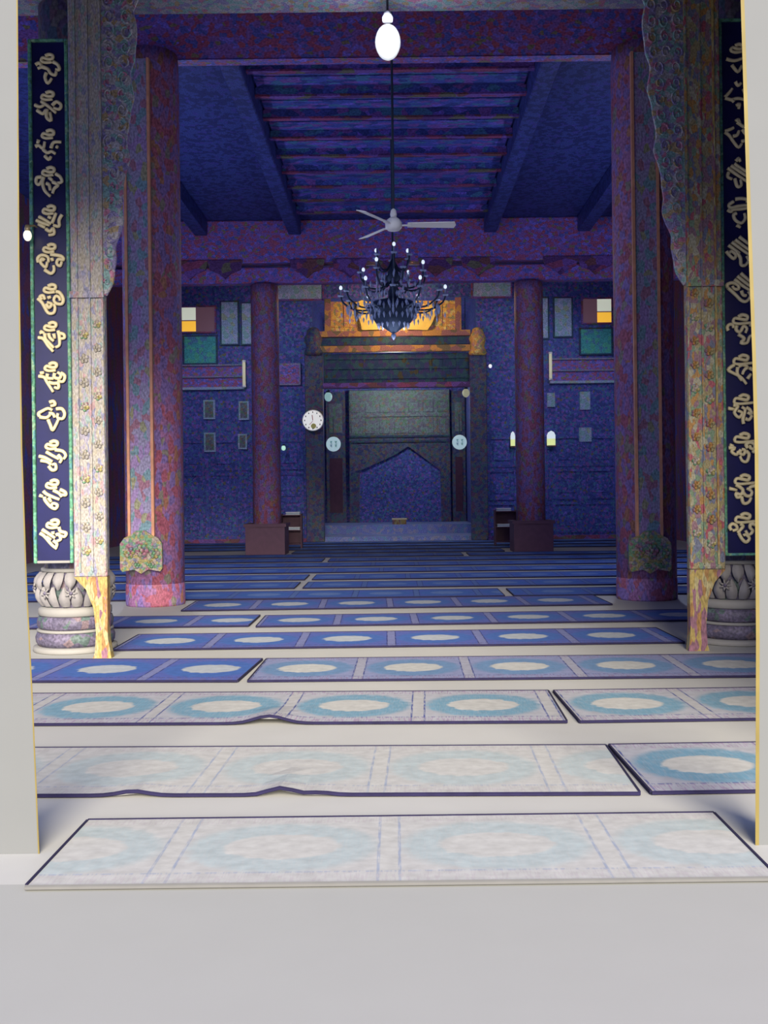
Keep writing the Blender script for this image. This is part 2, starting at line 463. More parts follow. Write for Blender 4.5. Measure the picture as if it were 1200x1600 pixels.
# tie beams over the column rows
struct(bx('trim_3', (-XW, 10.15, 6.5), (XW, 10.55, 7.1), m_carve, None, .02))
struct(bx('trim_4', (-XW, 10.15, 7.1), (XW, 10.55, ZC-.002), m_beam))
struct(bx('trim_5', (-XW, 15.0, 7.85), (XW, 14.85, ZC-.002), m_beam, None, .03))
t6 = struct(bx('trim_6', (-XW, 26.3, 7.5), (XW, 26.75, ZC-.002), m_beam, None, .03))
struct(bx('trim_7', (-XW, 26.35, 6.99), (XW, 26.7, 7.40), m_beam, None, .03))
for x in [-5.2, -4.3, -2.2, -1.1, 0, 1.1, 2.2, 4.3, 5.2]:
    mb = MB()
    mb.prism([(x-.45, 7.56), (x-.40, 7.32), (x-.15, 7.22), (x, 7.08), (x+.15, 7.22), (x+.40, 7.32), (x+.45, 7.56)], 26.24, 26.3)
    mb.build('carved_apron', m_joist, t6)

# ------------------------------------------------------------------ columns
def round_column(x, y, r, z1, mat, label, grp=None):
    t = thing('column', label, 'column', (x, y, 0), grp)
    mb = MB(); mb.lathe([(r, .30), (r, z1-.3), (r*.97, z1-.02)], 28)
    mb.build('shaft', mat, t, True)
    mb = MB(); mb.lathe([(r*1.0, .0), (r*1.015, .03), (r*1.015, .26), (r*1.0, .31), (r*.99, .32)], 28)
    mb.build('foot_ring', mat, t, True)
    return t
round_column(-3.44, 14.62, .41, 7.84, m_column, 'big red lacquered column with gilt-edged board, left side of the hall, middle row')
round_column(3.57, 14.62, .42, 7.84, m_column, 'big red lacquered column with gilt-edged board, right side of the hall, middle row')
round_column(-3.33, 26.52, .36, 6.97, m_column, 'far dark red column left of the prayer niche')
round_column(3.50, 26.52, .37, 6.97, m_column, 'far dark red column right of the prayer niche')
# square plinth blocks of the far pair
for x, w in ((-3.33, 'left'), (3.50, 'right')):
    t = thing('plinth', 'dark red boxed plinth around the foot of the far %s column' % w, 'plinth', (x, 26.52, 0))
    mb = MB()
    for a, b in (((-.5,-.5),(.5,-.43)), ((-.5,.43),(.5,.5)), ((-.5,-.43),(-.43,.43)), ((.43,-.43),(.5,.43))):
        mb.box((a[0], a[1], 0), (b[0], b[1], .72))
    mb.build('box_panel', m_wood, t)
    mb = MB()
    for a, b in (((-.54,-.54),(.54,-.43)), ((-.54,.43),(.54,.54)), ((-.54,-.43),(-.43,.43)), ((.43,-.43),(.54,.43))):
        mb.box((a[0], a[1], .72), (b[0], b[1], .80))
    mb.build('box_rim', m_wood, t)

# gilt-edged boards hung on the middle columns
def inner_board(pl, pr, cx, label, r):
    d = 14.62 - r - .05
    a, b = P(pl, 700, d), P(pr, 700, d)
    z0, z1 = P((pl+pr)/2, 838, d).z, 7.6
    w = b.x - a.x
    t = thing('column_board', label, 'board', ((a.x+b.x)/2, d, z0))
    bx('board', (-w/2, 0, 0), (w/2, .035, z1-z0), m_board2, t)
    for s in (-1, 1):
        bx('gilt_edge', (s*w/2-.018, -.03, 0), (s*w/2+.018, .04, z1-z0), m_gilt_edge, t)
    # carved floral foot
    zb = P(pl, 893, d).z - z0
    mb = MB()
    ww = .29
    mb.prism([(-ww, zb+.04), (-ww*.9, zb), (-.1, zb+.03), (0, zb-.03), (.1, zb+.03), (ww*.9, zb), (ww, zb+.04), (ww, -.10), (ww*.8, -.02), (ww*.5, .02), (.06, .08), (-.06, .08), (-ww*.5, .02), (-ww*.8, -.02), (-ww, -.10)], -.045, .02)
    ft = mb.build('carved_foot', m_flower, t)
    for px_, pz_, rr in ((-.16, zb*.45, .085), (.02, zb*.40, .10), (.19, zb*.48, .08), (-.07, zb*.8, .06), (.13, zb*.8, .06)):
        mb = MB()
        for q in range(6):
            an = q*PI/3
            mb.ball((px_+rr*.62*math.cos(an), -.05, pz_+rr*.62*math.sin(an)), rr*.42, 1, 6, 4)
        mb.ball((px_, -.07, pz_), rr*.34, 1, 6, 4)
        mb.build('carved_flower', m_flower, ft)
    return t
inner_board(201, 238, 0, 'grey violet board with orange gilt edges and floral foot on the left red column', .41)
inner_board(994, 1032, 0, 'grey violet board with orange gilt edges and floral foot on the right red column', .42)

# front columns: stone base, painted shaft, couplet board
FD = 10.30
def petal_mesh(nm, w, h, mat):
    mb = MB()
    pts = []
    for j in range(6):
        v = j/5
        ww = w*math.sin(PI*min(.98, .25+v*.72))*(1 if v < .6 else 1)
        out = .045*math.sin(PI*v)+.03*v
        for i in range(5):
            uu = i/4*2-1
            pts.append((uu*ww, -(out+.035*(1-uu*uu)), v*h))
    fs = [(j*5+i, j*5+i+1, (j+1)*5+i+1, (j+1)*5+i) for j in range(5) for i in range(4)]
    mb.add(pts, fs)
    return mb.mesh(nm, mat, True)
pet_up = petal_mesh('lotus_petal', .056, .20, m_stone)
pet_dn = petal_mesh('lotus_petal', .056, .17, m_stone)
mb = MB()
for q in range(7):
    an = q*2*PI/7
    mb.tube([(.018*math.cos(an), -.02, .018*math.sin(an)), (.06*math.cos(an), -.012, .06*math.sin(an))], .013, 5, .006)
rosette_me = mb.mesh('carved_rosette', m_stone, True)
rosette_c = MB().ball((0,-.02,0), .02, 1, 6, 4).mesh('rosette_centre', m_stone_dark, True)
def front_column(cx, label_c, label_b):
    cy = FD + .12
    b = thing('column_base', label_b, 'column base', (cx, cy, 0))
    zc = .80
    prof = lambda pr: pr
    MB().lathe([(.40, 0), (.415, .01), (.41, .05), (.37, .06)], 32).build('plinth_slab', m_white_stone, b, True)
    MB().lathe([(.36, .06), (.385, .10), (.39, .15), (.375, .19), (.36, .20)], 32).build('lower_drum', m_stone_dark, b, True)
    MB().lathe([(.365, .20), (.375, .205), (.375, .222), (.365, .228)], 32).build('ring', m_white_stone, b, True)
    MB().lathe([(.345, .228), (.37, .25), (.375, .31), (.36, .35), (.34, .36)], 32).build('upper_drum', m_stone_dark, b, True)
    MB().lathe([(.34, .36), (.36, .37), (.36, .43), (.33, .45)], 32).build('smooth_band', m_white_stone, b, True)
    MB().lathe([(.30, .45), (.305, .62), (.30, zc)], 24).build('lotus_core', m_stone_dark, b, True)
    for q in range(18):
        a = 2*PI*q/18
        for me, z, rot, ph_, r0 in ((pet_up, .46, 0, 0, .30), (pet_dn, .80, PI, .5, .305)):
            aa = a + ph_*2*PI/18
            o = bpy.data.objects.new('lotus_petal', me); COL.objects.link(o); o.parent = b
            o.location = (r0*math.sin(aa), -r0*math.cos(aa), z)
            o.rotation_euler = (0, rot, aa) if rot == 0 else (0, PI, aa)
    for q in range(9):
        aa = 2*PI*q/9 + .2
        for me in (rosette_me, rosette_c):
            o = bpy.data.objects.new(me.name.split('.')[0], me); COL.objects.link(o); o.parent = b
            o.location = (.375*math.sin(aa), -.375*math.cos(aa), .64 if q % 2 else .60); o.rotation_euler = (0, 0, aa)
    MB().lathe([(.31, zc), (.33, zc+.005), (.33, zc+.035), (.31, zc+.04)], 28).build('top_ring', m_white_stone, b, True)
    t = thing('column', label_c, 'column', (cx, cy, zc+.04))
    MB().lathe([(.295, 0), (.295, 6.49-zc-.04)], 28).build('shaft', m_shaft, t, True)
    return b, t
front_column(-3.27, 'violet-grey painted front column behind the left gold-lettered board', 'lotus-carved pale stone base under the left front column')
front_column(3.42, 'violet-grey painted front column behind the right gold-lettered board', 'lotus-carved pale stone base under the right front column')

# ---- calligraphy: strokes in a unit box, y downwards
T = [(.42,.08),(.55,.03),(.68,.07),(.66,.17),(.5,.18),(.33,.13),(.27,.23),(.42,.29),(.66,.27)]
Tr = [(.42,.10),(.56,.03),(.74,.08),(.70,.19),(.52,.17),(.30,.14),(.24,.27),(.42,.32),(.95,.28)]
LEFT = [
 [T, [(.06,.36),(.2,.30),(.27,.42),(.14,.48)], [(.70,.27),(.86,.36),(.92,.52),(.78,.52)], [(.28,.42),(.5,.5),(.6,.64),(.77,.7),(.8,.58)], [(.45,.62),(.40,.78),(.5,.96),(.64,.80)]],
 [T, [(.02,.45),(.2,.52),(.36,.45)], [(.1,.62),(.3,.74),(.40,.62)], [(.64,.48),(.8,.36),(.96,.46),(.9,.6),(.7,.56)], [(.45,.60),(.44,.86),(.6,.96),(.56,.70)], [(.25,.34),(.5,.5),(.78,.72)]],
 [T, [(.02,.55),(.15,.52),(.3,.62),(.36,.40)], [(.58,.62),(.68,.43),(.96,.42)], [(.78,.56),(.84,.60)], [(.3,.65),(.45,.76),(.6,.72),(.74,.80)], [(.36,.86),(.5,.98),(.58,.88)], [(.14,.34),(.1,.46)]],
 [T, [(.24,.34),(.06,.36),(.04,.52),(.14,.58),(.24,.44)], [(.30,.34),(.26,.52),(.34,.78),(.54,.97)], [(.50,.36),(.62,.46)], [(.74,.24),(.90,.34),(.96,.50),(.80,.54)], [(.62,.50),(.82,.60),(.68,.72),(.62,.88)], [(.40,.55),(.50,.60),(.54,.78)]],
 [T, [(.12,.38),(.36,.50),(.56,.62)], [(.02,.50),(.28,.60),(.5,.66)], [(.10,.62),(.34,.74)], [(.46,.38),(.56,.44)], [(.58,.60),(.66,.44),(.74,.26)], [(.95,.32),(.84,.50),(.84,.70),(.64,.66)], [(.36,.78),(.52,.86),(.62,.76),(.66,.94),(.46,.98)]],
 [T, [(.08,.62),(.06,.48),(.2,.38),(.42,.44),(.44,.62)], [(.30,.56),(.22,.50),(.16,.62),(.34,.78),(.40,.60)], [(.30,.86),(.52,.98),(.64,.88),(.62,.72)], [(.52,.36),(.9,.42),(.98,.54),(.80,.52),(.74,.66),(.86,.74),(.92,.60)], [(.56,.48),(.60,.58)]],
 [T, [(.04,.48),(.2,.62),(.4,.94),(.60,.95),(.66,.80),(.62,.66)], [(.2,.52),(.12,.42),(.24,.38),(.30,.52)], [(.40,.46),(.52,.42)], [(.34,.66),(.44,.78),(.54,.66),(.38,.60)], [(.70,.26),(.84,.30),(.96,.50),(.90,.66),(.70,.64),(.62,.52),(.70,.40),(.82,.46),(.84,.56)]],
 [T, [(.04,.52),(.22,.56),(.40,.80),(.58,.98)], [(.16,.40),(.14,.32),(.26,.38)], [(.28,.38),(.30,.56),(.44,.70),(.60,.86)], [(.42,.38),(.46,.52),(.60,.64)], [(.76,.30),(.80,.50),(.80,.76),(.66,.84)], [(.80,.38),(.96,.42),(.98,.54),(.82,.56)], [(.60,.40),(.64,.56)]],
 [T, [(.04,.46),(.24,.50),(.34,.66),(.56,.98)], [(.10,.36),(.24,.34)], [(.36,.38),(.36,.52),(.58,.54)], [(.62,.36),(.60,.50),(.78,.54),(.84,.42),(.72,.34)], [(.84,.36),(.98,.46),(.92,.64),(.72,.62)], [(.40,.66),(.58,.70),(.74,.70),(.74,.86),(.60,.82)]],
 [[(.42,.06),(.56,.03),(.62,.14),(.46,.18)], [(.06,.52),(.02,.42),(.16,.34),(.36,.26),(.52,.32)], [(.06,.54),(.3,.56),(.44,.46)], [(.40,.42),(.54,.44),(.60,.56)], [(.66,.28),(.86,.28),(.96,.44),(.88,.60),(.70,.56),(.72,.42)], [(.36,.62),(.44,.80),(.52,.97),(.66,.76),(.74,.60)]],
 [T, [(.02,.52),(.22,.56),(.50,.70)], [(.08,.66),(.3,.70),(.46,.80)], [(.28,.38),(.50,.50),(.74,.62)], [(.60,.32),(.86,.36),(.98,.50),(.90,.62)], [(.70,.48),(.82,.62),(.76,.74)], [(.36,.84),(.48,.97),(.62,.94),(.60,.78),(.48,.80)]],
 [T, [(.02,.52),(.14,.56)], [(.16,.38),(.28,.48),(.56,.60),(.74,.66)], [(.20,.56),(.22,.68),(.40,.88),(.58,.96),(.66,.84),(.50,.78),(.44,.88)], [(.52,.36),(.72,.46),(.82,.58)], [(.76,.34),(.94,.42),(.96,.52),(.80,.50)], [(.34,.60),(.44,.74)]],
 [T, [(.10,.34),(.34,.48),(.56,.62)], [(.02,.46),(.18,.56),(.44,.84),(.62,.97)], [(.24,.58),(.42,.68)], [(.48,.40),(.50,.50)], [(.70,.26),(.76,.40),(.96,.46),(.90,.58),(.76,.54)], [(.60,.52),(.70,.50),(.76,.66),(.62,.72)], [(.50,.70),(.62,.80),(.60,.92)]],
]
RIGHT = [
 [T, [(.1,.50),(.4,.56),(.8,.44)], [(.3,.70),(.5,.92),(.66,.72)]],
 [[(.42,.06),(.50,.18),(.62,.10)], [(.04,.56),(.2,.40),(.3,.28)], [(.04,.58),(.26,.64),(.5,.60),(.8,.66)], [(.3,.66),(.36,.72)], [(.70,.30),(.80,.52),(.92,.58)], [(.44,.84),(.56,.78),(.52,.94)]],
 [[(.42,.14),(.50,.08),(.56,.20)], [(.46,.16),(.66,.30),(.80,.38)], [(.02,.48),(.18,.60),(.34,.82),(.50,.98),(.62,.86)], [(.02,.46),(.2,.40),(.34,.34)], [(.30,.62),(.46,.58),(.52,.44)], [(.64,.40),(.76,.56),(.92,.70)], [(.60,.80),(.82,.74)]],
 [[(.40,.14),(.50,.05),(.56,.16)], [(.10,.36),(.40,.56),(.78,.80)], [(.22,.28),(.5,.46),(.9,.70)], [(.34,.22),(.62,.40),(.96,.60)], [(.14,.50),(.10,.64),(.26,.72)], [(.36,.70),(.44,.96),(.58,.92),(.56,.74)], [(.84,.30),(.96,.40)]],
 [[(.36,.06),(.56,.04),(.80,.08),(.76,.18)], [(.30,.14),(.14,.24),(.2,.34),(.50,.28),(.84,.26)], [(.08,.40),(.2,.46),(.3,.40),(.60,.38),(.86,.34)], [(.40,.52),(.30,.58),(.36,.74),(.56,.84),(.70,.70),(.68,.52)], [(.86,.48),(.96,.54),(.90,.70)], [(.40,.90),(.54,.98)]],
 [[(.48,.03),(.72,.20),(.98,.38)], [(.34,.12),(.62,.32),(.96,.54)], [(.22,.20),(.50,.40),(.90,.66)], [(.10,.30),(.30,.44),(.50,.58)], [(.02,.50),(.12,.62),(.28,.74),(.36,.62),(.2,.50),(.12,.58)], [(.38,.54),(.52,.72),(.54,.94),(.68,.96),(.80,.82),(.74,.66)]],
 [[(.52,.03),(.76,.22),(.98,.40)], [(.40,.12),(.66,.32),(.96,.52)], [(.30,.22),(.56,.42),(.90,.62)], [(.06,.50),(.04,.40),(.22,.34),(.42,.42),(.44,.54),(.30,.54),(.22,.44)], [(.06,.50),(.30,.70),(.54,.92),(.72,.94),(.86,.78),(.78,.62)], [(.54,.60),(.60,.74),(.72,.76)]],
 [Tr, [(.06,.54),(.02,.44),(.10,.34),(.22,.36),(.24,.46)], [(.36,.38),(.34,.52),(.48,.58),(.60,.40),(.72,.48),(.66,.62)], [(.82,.34),(.94,.40)], [(.40,.66),(.62,.80),(.50,.94),(.72,.94),(.80,.76),(.92,.68)]],
 [Tr, [(.26,.34),(.04,.50),(.24,.62),(.48,.74),(.68,.97)], [(.38,.42),(.36,.62),(.52,.86)], [(.40,.40),(.56,.34),(.72,.42),(.60,.52),(.54,.66)], [(.78,.44),(.92,.52),(.96,.62)], [(.72,.80),(.84,.64)]],
 [Tr, [(.02,.46),(.26,.50)], [(.2,.36),(.36,.40),(.24,.60),(.40,.76),(.52,.62),(.36,.54)], [(.56,.97),(.54,.80),(.62,.52),(.50,.42)], [(.66,.44),(.80,.52),(.84,.66),(.70,.60)], [(.62,.80),(.76,.84),(.86,.70)]],
 [Tr, [(.06,.40),(.2,.44)], [(.02,.50),(.24,.50),(.12,.62),(.30,.72),(.36,.60)], [(.46,.56),(.40,.66),(.54,.72),(.60,.58),(.48,.54)], [(.64,.60),(.74,.72),(.66,.94),(.50,.92),(.42,.76)], [(.70,.50),(.64,.40),(.78,.32),(.94,.40),(.92,.54),(.78,.50),(.80,.42)], [(.96,.58),(.86,.66)]],
 [Tr, [(.02,.46),(.3,.52)], [(.26,.34),(.50,.50),(.44,.66),(.26,.62),(.30,.76),(.46,.72)], [(.46,.72),(.52,.94),(.70,.92),(.80,.76)], [(.52,.60),(.62,.70),(.78,.70),(.82,.56),(.64,.46)], [(.96,.38),(.78,.42),(.70,.52)]],
 [Tr, [(.08,.56),(.02,.46),(.12,.36),(.26,.42),(.28,.54),(.12,.58)], [(.40,.36),(.50,.44),(.42,.54),(.30,.66)], [(.34,.66),(.46,.86),(.60,.96),(.72,.84),(.60,.72),(.50,.74)], [(.96,.42),(.80,.36),(.74,.48),(.84,.60),(.70,.72),(.58,.58)]],
]
def couplet(left, pxl, pxr, ytop, ybot, ys, xoff, glyphs, label):
    d = 9.93
    ym = (ytop+ybot)/2
    a, b = P(pxl, ybot, d), P(pxr, ybot, d)
    z0 = P((pxl+pxr)/2, ybot, d).z; z1 = P((pxl+pxr)/2, ytop, d).z
    w = b.x - a.x; cx = (a.x+b.x)/2
    t = thing('calligraphy_board', label, 'sign', (cx, d, z0))
    H = z1 - z0
    fw = .032
    bx('board', (-w/2+fw*.5, .0, .0), (w/2-fw*.5, .05, H), m_boardnavy, t)
    for s in (-1, 1):
        xa = s*(w/2-fw/2)
        bx('frame_rail', (xa-fw/2, -.03, 0), (xa+fw/2, .052, H), m_green, t, .006)
    bx('frame_rail', (-w/2+fw, -.03, H-fw*.8), (w/2-fw, .052, H), m_green, t, .006)
    bx('frame_rail', (-w/2+fw, -.03, 0), (w/2-fw, .052, fw*.8), m_white_stone if left else m_green, t, .006)
    gw, gh = w*.70, .298
    for y, gl in zip(ys, glyphs):
        zc = P(cx/d*F+PX, y, d).z - z0
        xc = xoff
        mb = MB()
        for si, st in enumerate(gl):
            pts = catmull([Vector(((p[0]-.5)*gw+xc, -.010, (.5-p[1])*gh)) for p in st], 4)
            pts = [Vector((p.x, -.012, p.z)) for p in pts]
            mb.tube(pts, .0195, 6, .015)
        o = mb.build('gold_character', m_gold, t, True)
        o.location = (0, -.008, zc)
    return t
LY = [109,167,227,285,345,405,468,527,590,650,712,773,835]
RY = [93,150,208,270,333,393,450,515,578,640,700,765,825]
couplet(True, 54, 116, 62, 880, LY, 0, LEFT, 'tall navy board with gold Arabic calligraphy in green frame, left of the entrance')
couplet(False, 1131, 1194, 30, 868, RY, -.012, RIGHT, 'tall navy board with gold Arabic calligraphy half hidden behind the right door jamb')

# carved screens: painted post plus hanging carved spandrel
def carved_screen(s, label, mat, xo, xi, foot_o, foot_i, zdrop, xdrop):
    """s = -1 left, +1 right; xo outer edge of post, xi inner edge"""
    t = thing('carved_screen', label, 'screen', (0, 0, 0))
    y0, y1 = 9.80, 9.90
    z0 = .78; zt = 6.9
    bx('post', (min(xo,xi), y0, z0), (max(xo,xi), y1, zt), mat, t, .01)
    xm = xi + (xo-xi)*.42; xm2 = xi + (xo-xi)*.8
    for x in (xi-s*-.012, xm, xm2):
        bx('moulding', (x-.009, y0-.018, z0+.05), (x+.009, y0, zt), m_foot if x == xm2 and s > 0 else mat, t)
    # foot: curves in around the stone base
    out = [(xo, z0), (xo+(foot_o-xo)*.55, z0-.12), (xo+(foot_o-xo)*.9, z0-.30), (foot_o, .25), (foot_o+(xo-foot_o)*.06, .06), (foot_o+(xo-foot_o)*.15, 0), (foot_i, 0), (xi, .2), (xi, z0)]
    MB().prism(out, y0, y1).build('foot', m_foot, t)
    # band across the post at the height of the drop
    bx('band', (min(xo,xi)-.004, y0-.03, zdrop-.03), (max(xo,xi)+.004, y0-.002, zdrop+.03), mat, t)
    # flowers painted in relief up the post
    k = 0; z = z0+.25
    fl = None
    while z < zdrop-.15:
        for xx, rr in (((xi+xm)/2, .045), ((xm+xm2)/2, .05)):
            mb = MB()
            for q in range(5):
                an = q*2*PI/5 + k
                mb.ball((rr*.6*math.cos(an), 0, rr*.6*math.sin(an)), rr*.42, 1, 6, 4)
            mb.ball((0, -.01, 0), rr*.35, 1, 6, 4)
            o = mb.build('carved_flower', (m_flower if k % 3 == 0 else mat), t)
            o.location = (xx, y0-.004, z + (0 if xx != (xi+xm)/2 else .1))
        z += .23; k += 1
    # spandrel hanging from the beam, wavy inner edge
    n = 26
    edge = []
    for i in range(n+1):
        f = i/n
        z = zdrop + (6.55-zdrop)*f
        x = xi + (xdrop-xi)*(f**.55) + s*-.018*math.sin(f*34) + s*-.012*math.sin(f*61+1)
        edge.append((x, z))
    mb = MB(); mb.prism([(xi+s*.06, zdrop-.05)] + edge + [(xi+s*.06, 6.55)], y0+.01, y0+.06)
    spn = mb.build('spandrel', m_carve, t)
    mb = MB(); mb.tube(catmull([Vector((x, y0+.03, z)) for x, z in edge], 2), .016, 6)
    mb.build('spandrel_edge', m_carve, spn)
    z = zdrop + .12; q = 0
    while z < 6.4:
        f = (z-zdrop)/(6.55-zdrop)
        xe = xi + (xdrop-xi)*(f**.55)
        wd = abs(xe-xi)
        m_ = max(1, int(wd/.11))
        for j in range(m_):
            cx = xi + (xe-xi)*(j+.5)/m_
            rr = min(.055, wd/m_*.42)
            pts = []
            for a in range(14):
                an = a*.62 + q*1.3 + j; r = rr*(1-a/16)
                pts.append(Vector((cx + r*math.cos(an)*s, y0, z + 1.4*r*math.sin(an))))
            mb = MB(); mb.tube(pts, .013, 5, .007)
            mb.build('scroll', m_carve, spn)
        z += .15; q += 1
    return t
xoL, xiL = P(114.5, 600, 9.85).x, P(166, 600, 9.85).x
xoR, xiR = P(1128, 600, 9.85).x, P(1072, 600, 9.85).x
carved_screen(-1, 'pale painted carved post with hanging spandrel beside the left calligraphy board', m_post, xoL, xiL, P(152, 960, 9.85).x, P(176, 990, 9.85).x, P(165, 462, 9.85).z, P(217, 60, 9.85).x)
carved_screen(1, 'ochre painted carved post with hanging spandrel beside the right calligraphy board', m_post_r, xoR, xiR, P(1101, 960, 9.85).x, P(1074, 990, 9.85).x, P(1068, 445, 9.85).z, P(1000, 100, 9.85).x)

# ------------------------------------------------------------------ rugs
HEMS = (m_binding,)
def rug(name_label, fl, fr, depth, mat, group=None, wr=(), u_off=0.0, th=.018, hem=None):
    """fl, fr: front left / front right points on the floor"""
    fl, fr = Vector((fl.x, fl.y, 0)), Vector((fr.x, fr.y, 0))
    w = (fr-fl).length; ang = math.atan2(fr.y-fl.y, fr.x-fl.x)
    nx = max(2, int(w/.12)) if wr else max(2, int(w/.9)); ny = 6 if wr else 1
    def disp(x, y):
        z = 0; dy = 0
        for x0, a, sg in wr:
            g = math.exp(-((x-x0)/sg)**2)
            z += a*g*max(0, 1-y/.55)
        return z
    vs = []; fs = []; uvs = []
    for j in range(ny+1):
        for i in range(nx+1):
            x = w*i/nx; y = depth*j/ny
            vs.append((x, y, th + disp(x, y))); uvs.append((x+u_off, y*1.06/depth))
    m = len(vs)
    for j in range(ny):
        for i in range(nx):
            a = j*(nx+1)+i
            fs.append((a, a+1, a+nx+2, a+nx+1))
    # underside + skirt
    for j in range(ny+1):
        for i in range(nx+1):
            x, y, z = vs[j*(nx+1)+i]
            vs.append((x, y, z-th+.001)); uvs.append(uvs[j*(nx+1)+i])
    for j in range(ny):
        for i in range(nx):
            a = m+j*(nx+1)+i
            fs.append((a+nx+1, a+nx+2, a+1, a))
    ring = [i for i in range(nx+1)] + [(j)*(nx+1)+nx for j in range(1, ny+1)] + [ny*(nx+1)+i for i in range(nx-1, -1, -1)] + [j*(nx+1) for j in range(ny-1, 0, -1)]
    for q in range(len(ring)):
        a, b = ring[q], ring[(q+1) % len(ring)]
        fs.append((b, a, a+m, b+m))
    me = new_mesh('prayer_rug', vs, fs, mat)
    me.materials.append(m_rugback)
    for p in me.polygons:
        if p.index >= nx*ny: p.material_index = 1
    ul = me.uv_layers.new(name='UVMap')
    for p in me.polygons:
        for li in p.loop_indices: ul.data[li].uv = uvs[me.loops[li].vertex_index]
    o = bpy.data.objects.new('prayer_rug', me); COL.objects.link(o)
    o.location = (fl.x, fl.y, .001); o.rotation_euler = (0, 0, ang)
    tag(o, name_label, 'rug', 'prayer rugs laid in rows')
    # front binding follows the creases; its dark also paints the rug's thickness shadow
    mb = MB()
    N = max(2, int(w/.06)) if wr else 2
    pts = [Vector((w*i/N, -.004, th*.5+.004+disp(w*i/N, 0))) for i in range(N+1)]
    mb.tube(pts, .0105, 6); mb.build('binding', hem or m_binding, o)
    mb = MB(); mb.box((0, depth-.006, .002), (w, depth+.004, th+.004)); mb.build('binding', m_binding, o)
    for xx in (0, w):
        mb = MB(); mb.box((xx-.006, .01, .002), (xx+.006, depth-.01, th+.004 )); mb.build('binding', m_binding, o)
    return o
def gx(px, py): return G(px, py).x
# row at the threshold, hem paled like the cloth by painted overexposure
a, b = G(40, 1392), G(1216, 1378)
rug('overexposure-paled grey rug lying across the threshold, nearest the camera', a, b, .82, rug_pale, u_off=.43, hem=plain('pale_grey_binding', (.10,.10,.10), .9))
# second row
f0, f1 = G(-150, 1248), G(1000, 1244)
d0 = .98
r_ = rug('long overexposure-paled rug in the second row with a rippled front edge', f0, f1, d0, rug_pale, wr=((G(210,1245).x-f0.x, .022, .10), (G(440,1245).x-f0.x, .036, .09), (G(500,1245).x-f0.x, .012, .08)), u_off=.35)
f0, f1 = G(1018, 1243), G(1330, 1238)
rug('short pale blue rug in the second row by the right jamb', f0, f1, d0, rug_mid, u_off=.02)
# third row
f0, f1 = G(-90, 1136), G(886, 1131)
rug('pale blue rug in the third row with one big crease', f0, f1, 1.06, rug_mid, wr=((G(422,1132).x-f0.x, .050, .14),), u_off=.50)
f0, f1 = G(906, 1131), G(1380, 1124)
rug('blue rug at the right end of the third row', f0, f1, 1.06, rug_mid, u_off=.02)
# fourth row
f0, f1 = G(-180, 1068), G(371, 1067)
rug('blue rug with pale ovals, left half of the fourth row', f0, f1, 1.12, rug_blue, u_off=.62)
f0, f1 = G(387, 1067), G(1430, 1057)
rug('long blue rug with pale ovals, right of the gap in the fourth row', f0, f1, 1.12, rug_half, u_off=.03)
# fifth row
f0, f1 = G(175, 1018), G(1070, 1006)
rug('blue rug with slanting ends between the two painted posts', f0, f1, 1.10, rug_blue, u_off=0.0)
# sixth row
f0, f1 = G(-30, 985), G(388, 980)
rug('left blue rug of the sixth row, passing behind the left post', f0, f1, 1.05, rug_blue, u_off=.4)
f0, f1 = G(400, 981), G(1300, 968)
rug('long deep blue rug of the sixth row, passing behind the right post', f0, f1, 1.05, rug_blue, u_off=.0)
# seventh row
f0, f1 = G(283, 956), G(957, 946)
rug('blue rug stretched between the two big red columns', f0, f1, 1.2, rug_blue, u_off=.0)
y = 15.06; i = 8
words = {8:'eighth', 9:'ninth', 10:'tenth', 11:'eleventh', 12:'twelfth', 13:'thirteenth', 14:'fourteenth', 15:'fifteenth', 16:'sixteenth', 17:'seventeenth', 18:'eighteenth'}
while y < 32.0:
    gaps = {8: [1.66], 9: [-1.6], 10: [-1.58], 13: [-1.62], 14: [1.7]}.get(i, [])
    ends = [-7.4, 7.4]
    if 25.4 < y < 27.1: ends = [-2.7, 2.8]
    cuts = [ends[0]] + gaps + [ends[1]]
    for q in range(len(cuts)-1):
        x0 = cuts[q] + (.07 if q > 0 else 0); x1 = cuts[q+1] - (.07 if q < len(cuts)-2 else 0)
        side = '' if len(cuts) == 2 else (', left of its gap' if q == 0 else ', right of its gap')
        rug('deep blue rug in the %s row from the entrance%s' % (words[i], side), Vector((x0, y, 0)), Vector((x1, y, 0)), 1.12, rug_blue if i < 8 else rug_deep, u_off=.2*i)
    y += 1.62; i += 1

# ------------------------------------------------------------------ hanging lamp, fan, chandelier
def point(name, loc, col, w, r=.05):
    l = bpy.data.lights.new(name, 'POINT'); l.energy = w; l.color = col; l.shadow_soft_size = r
    o = bpy.data.objects.new(name, l); COL.objects.link(o); o.location = loc; return o
m_lamp = emit('lit_white_globe', (.60,.62,.63), .85)
p = P(606, 66, 10.0)
t = thing('pendant_lamp', 'bright white globe lamp hanging under the front beam', 'lamp', p)
MB().ball((0, 0, 0), .125, 1.38, 16, 12).build('globe', m_lamp, t, True)
MB().lathe([(.05, .20), (.055, .24), (.03, .30)], 12).build('cap', m_white, t, True)
MB().tube([(0,0,.29), (0,.12,.4), (0,.2,.52)], .012, 6).build('cord', m_dark, t)
point('pendant_glow', p + Vector((0, -.32, -.05)), (.80,.85,1.0), 22, .15)

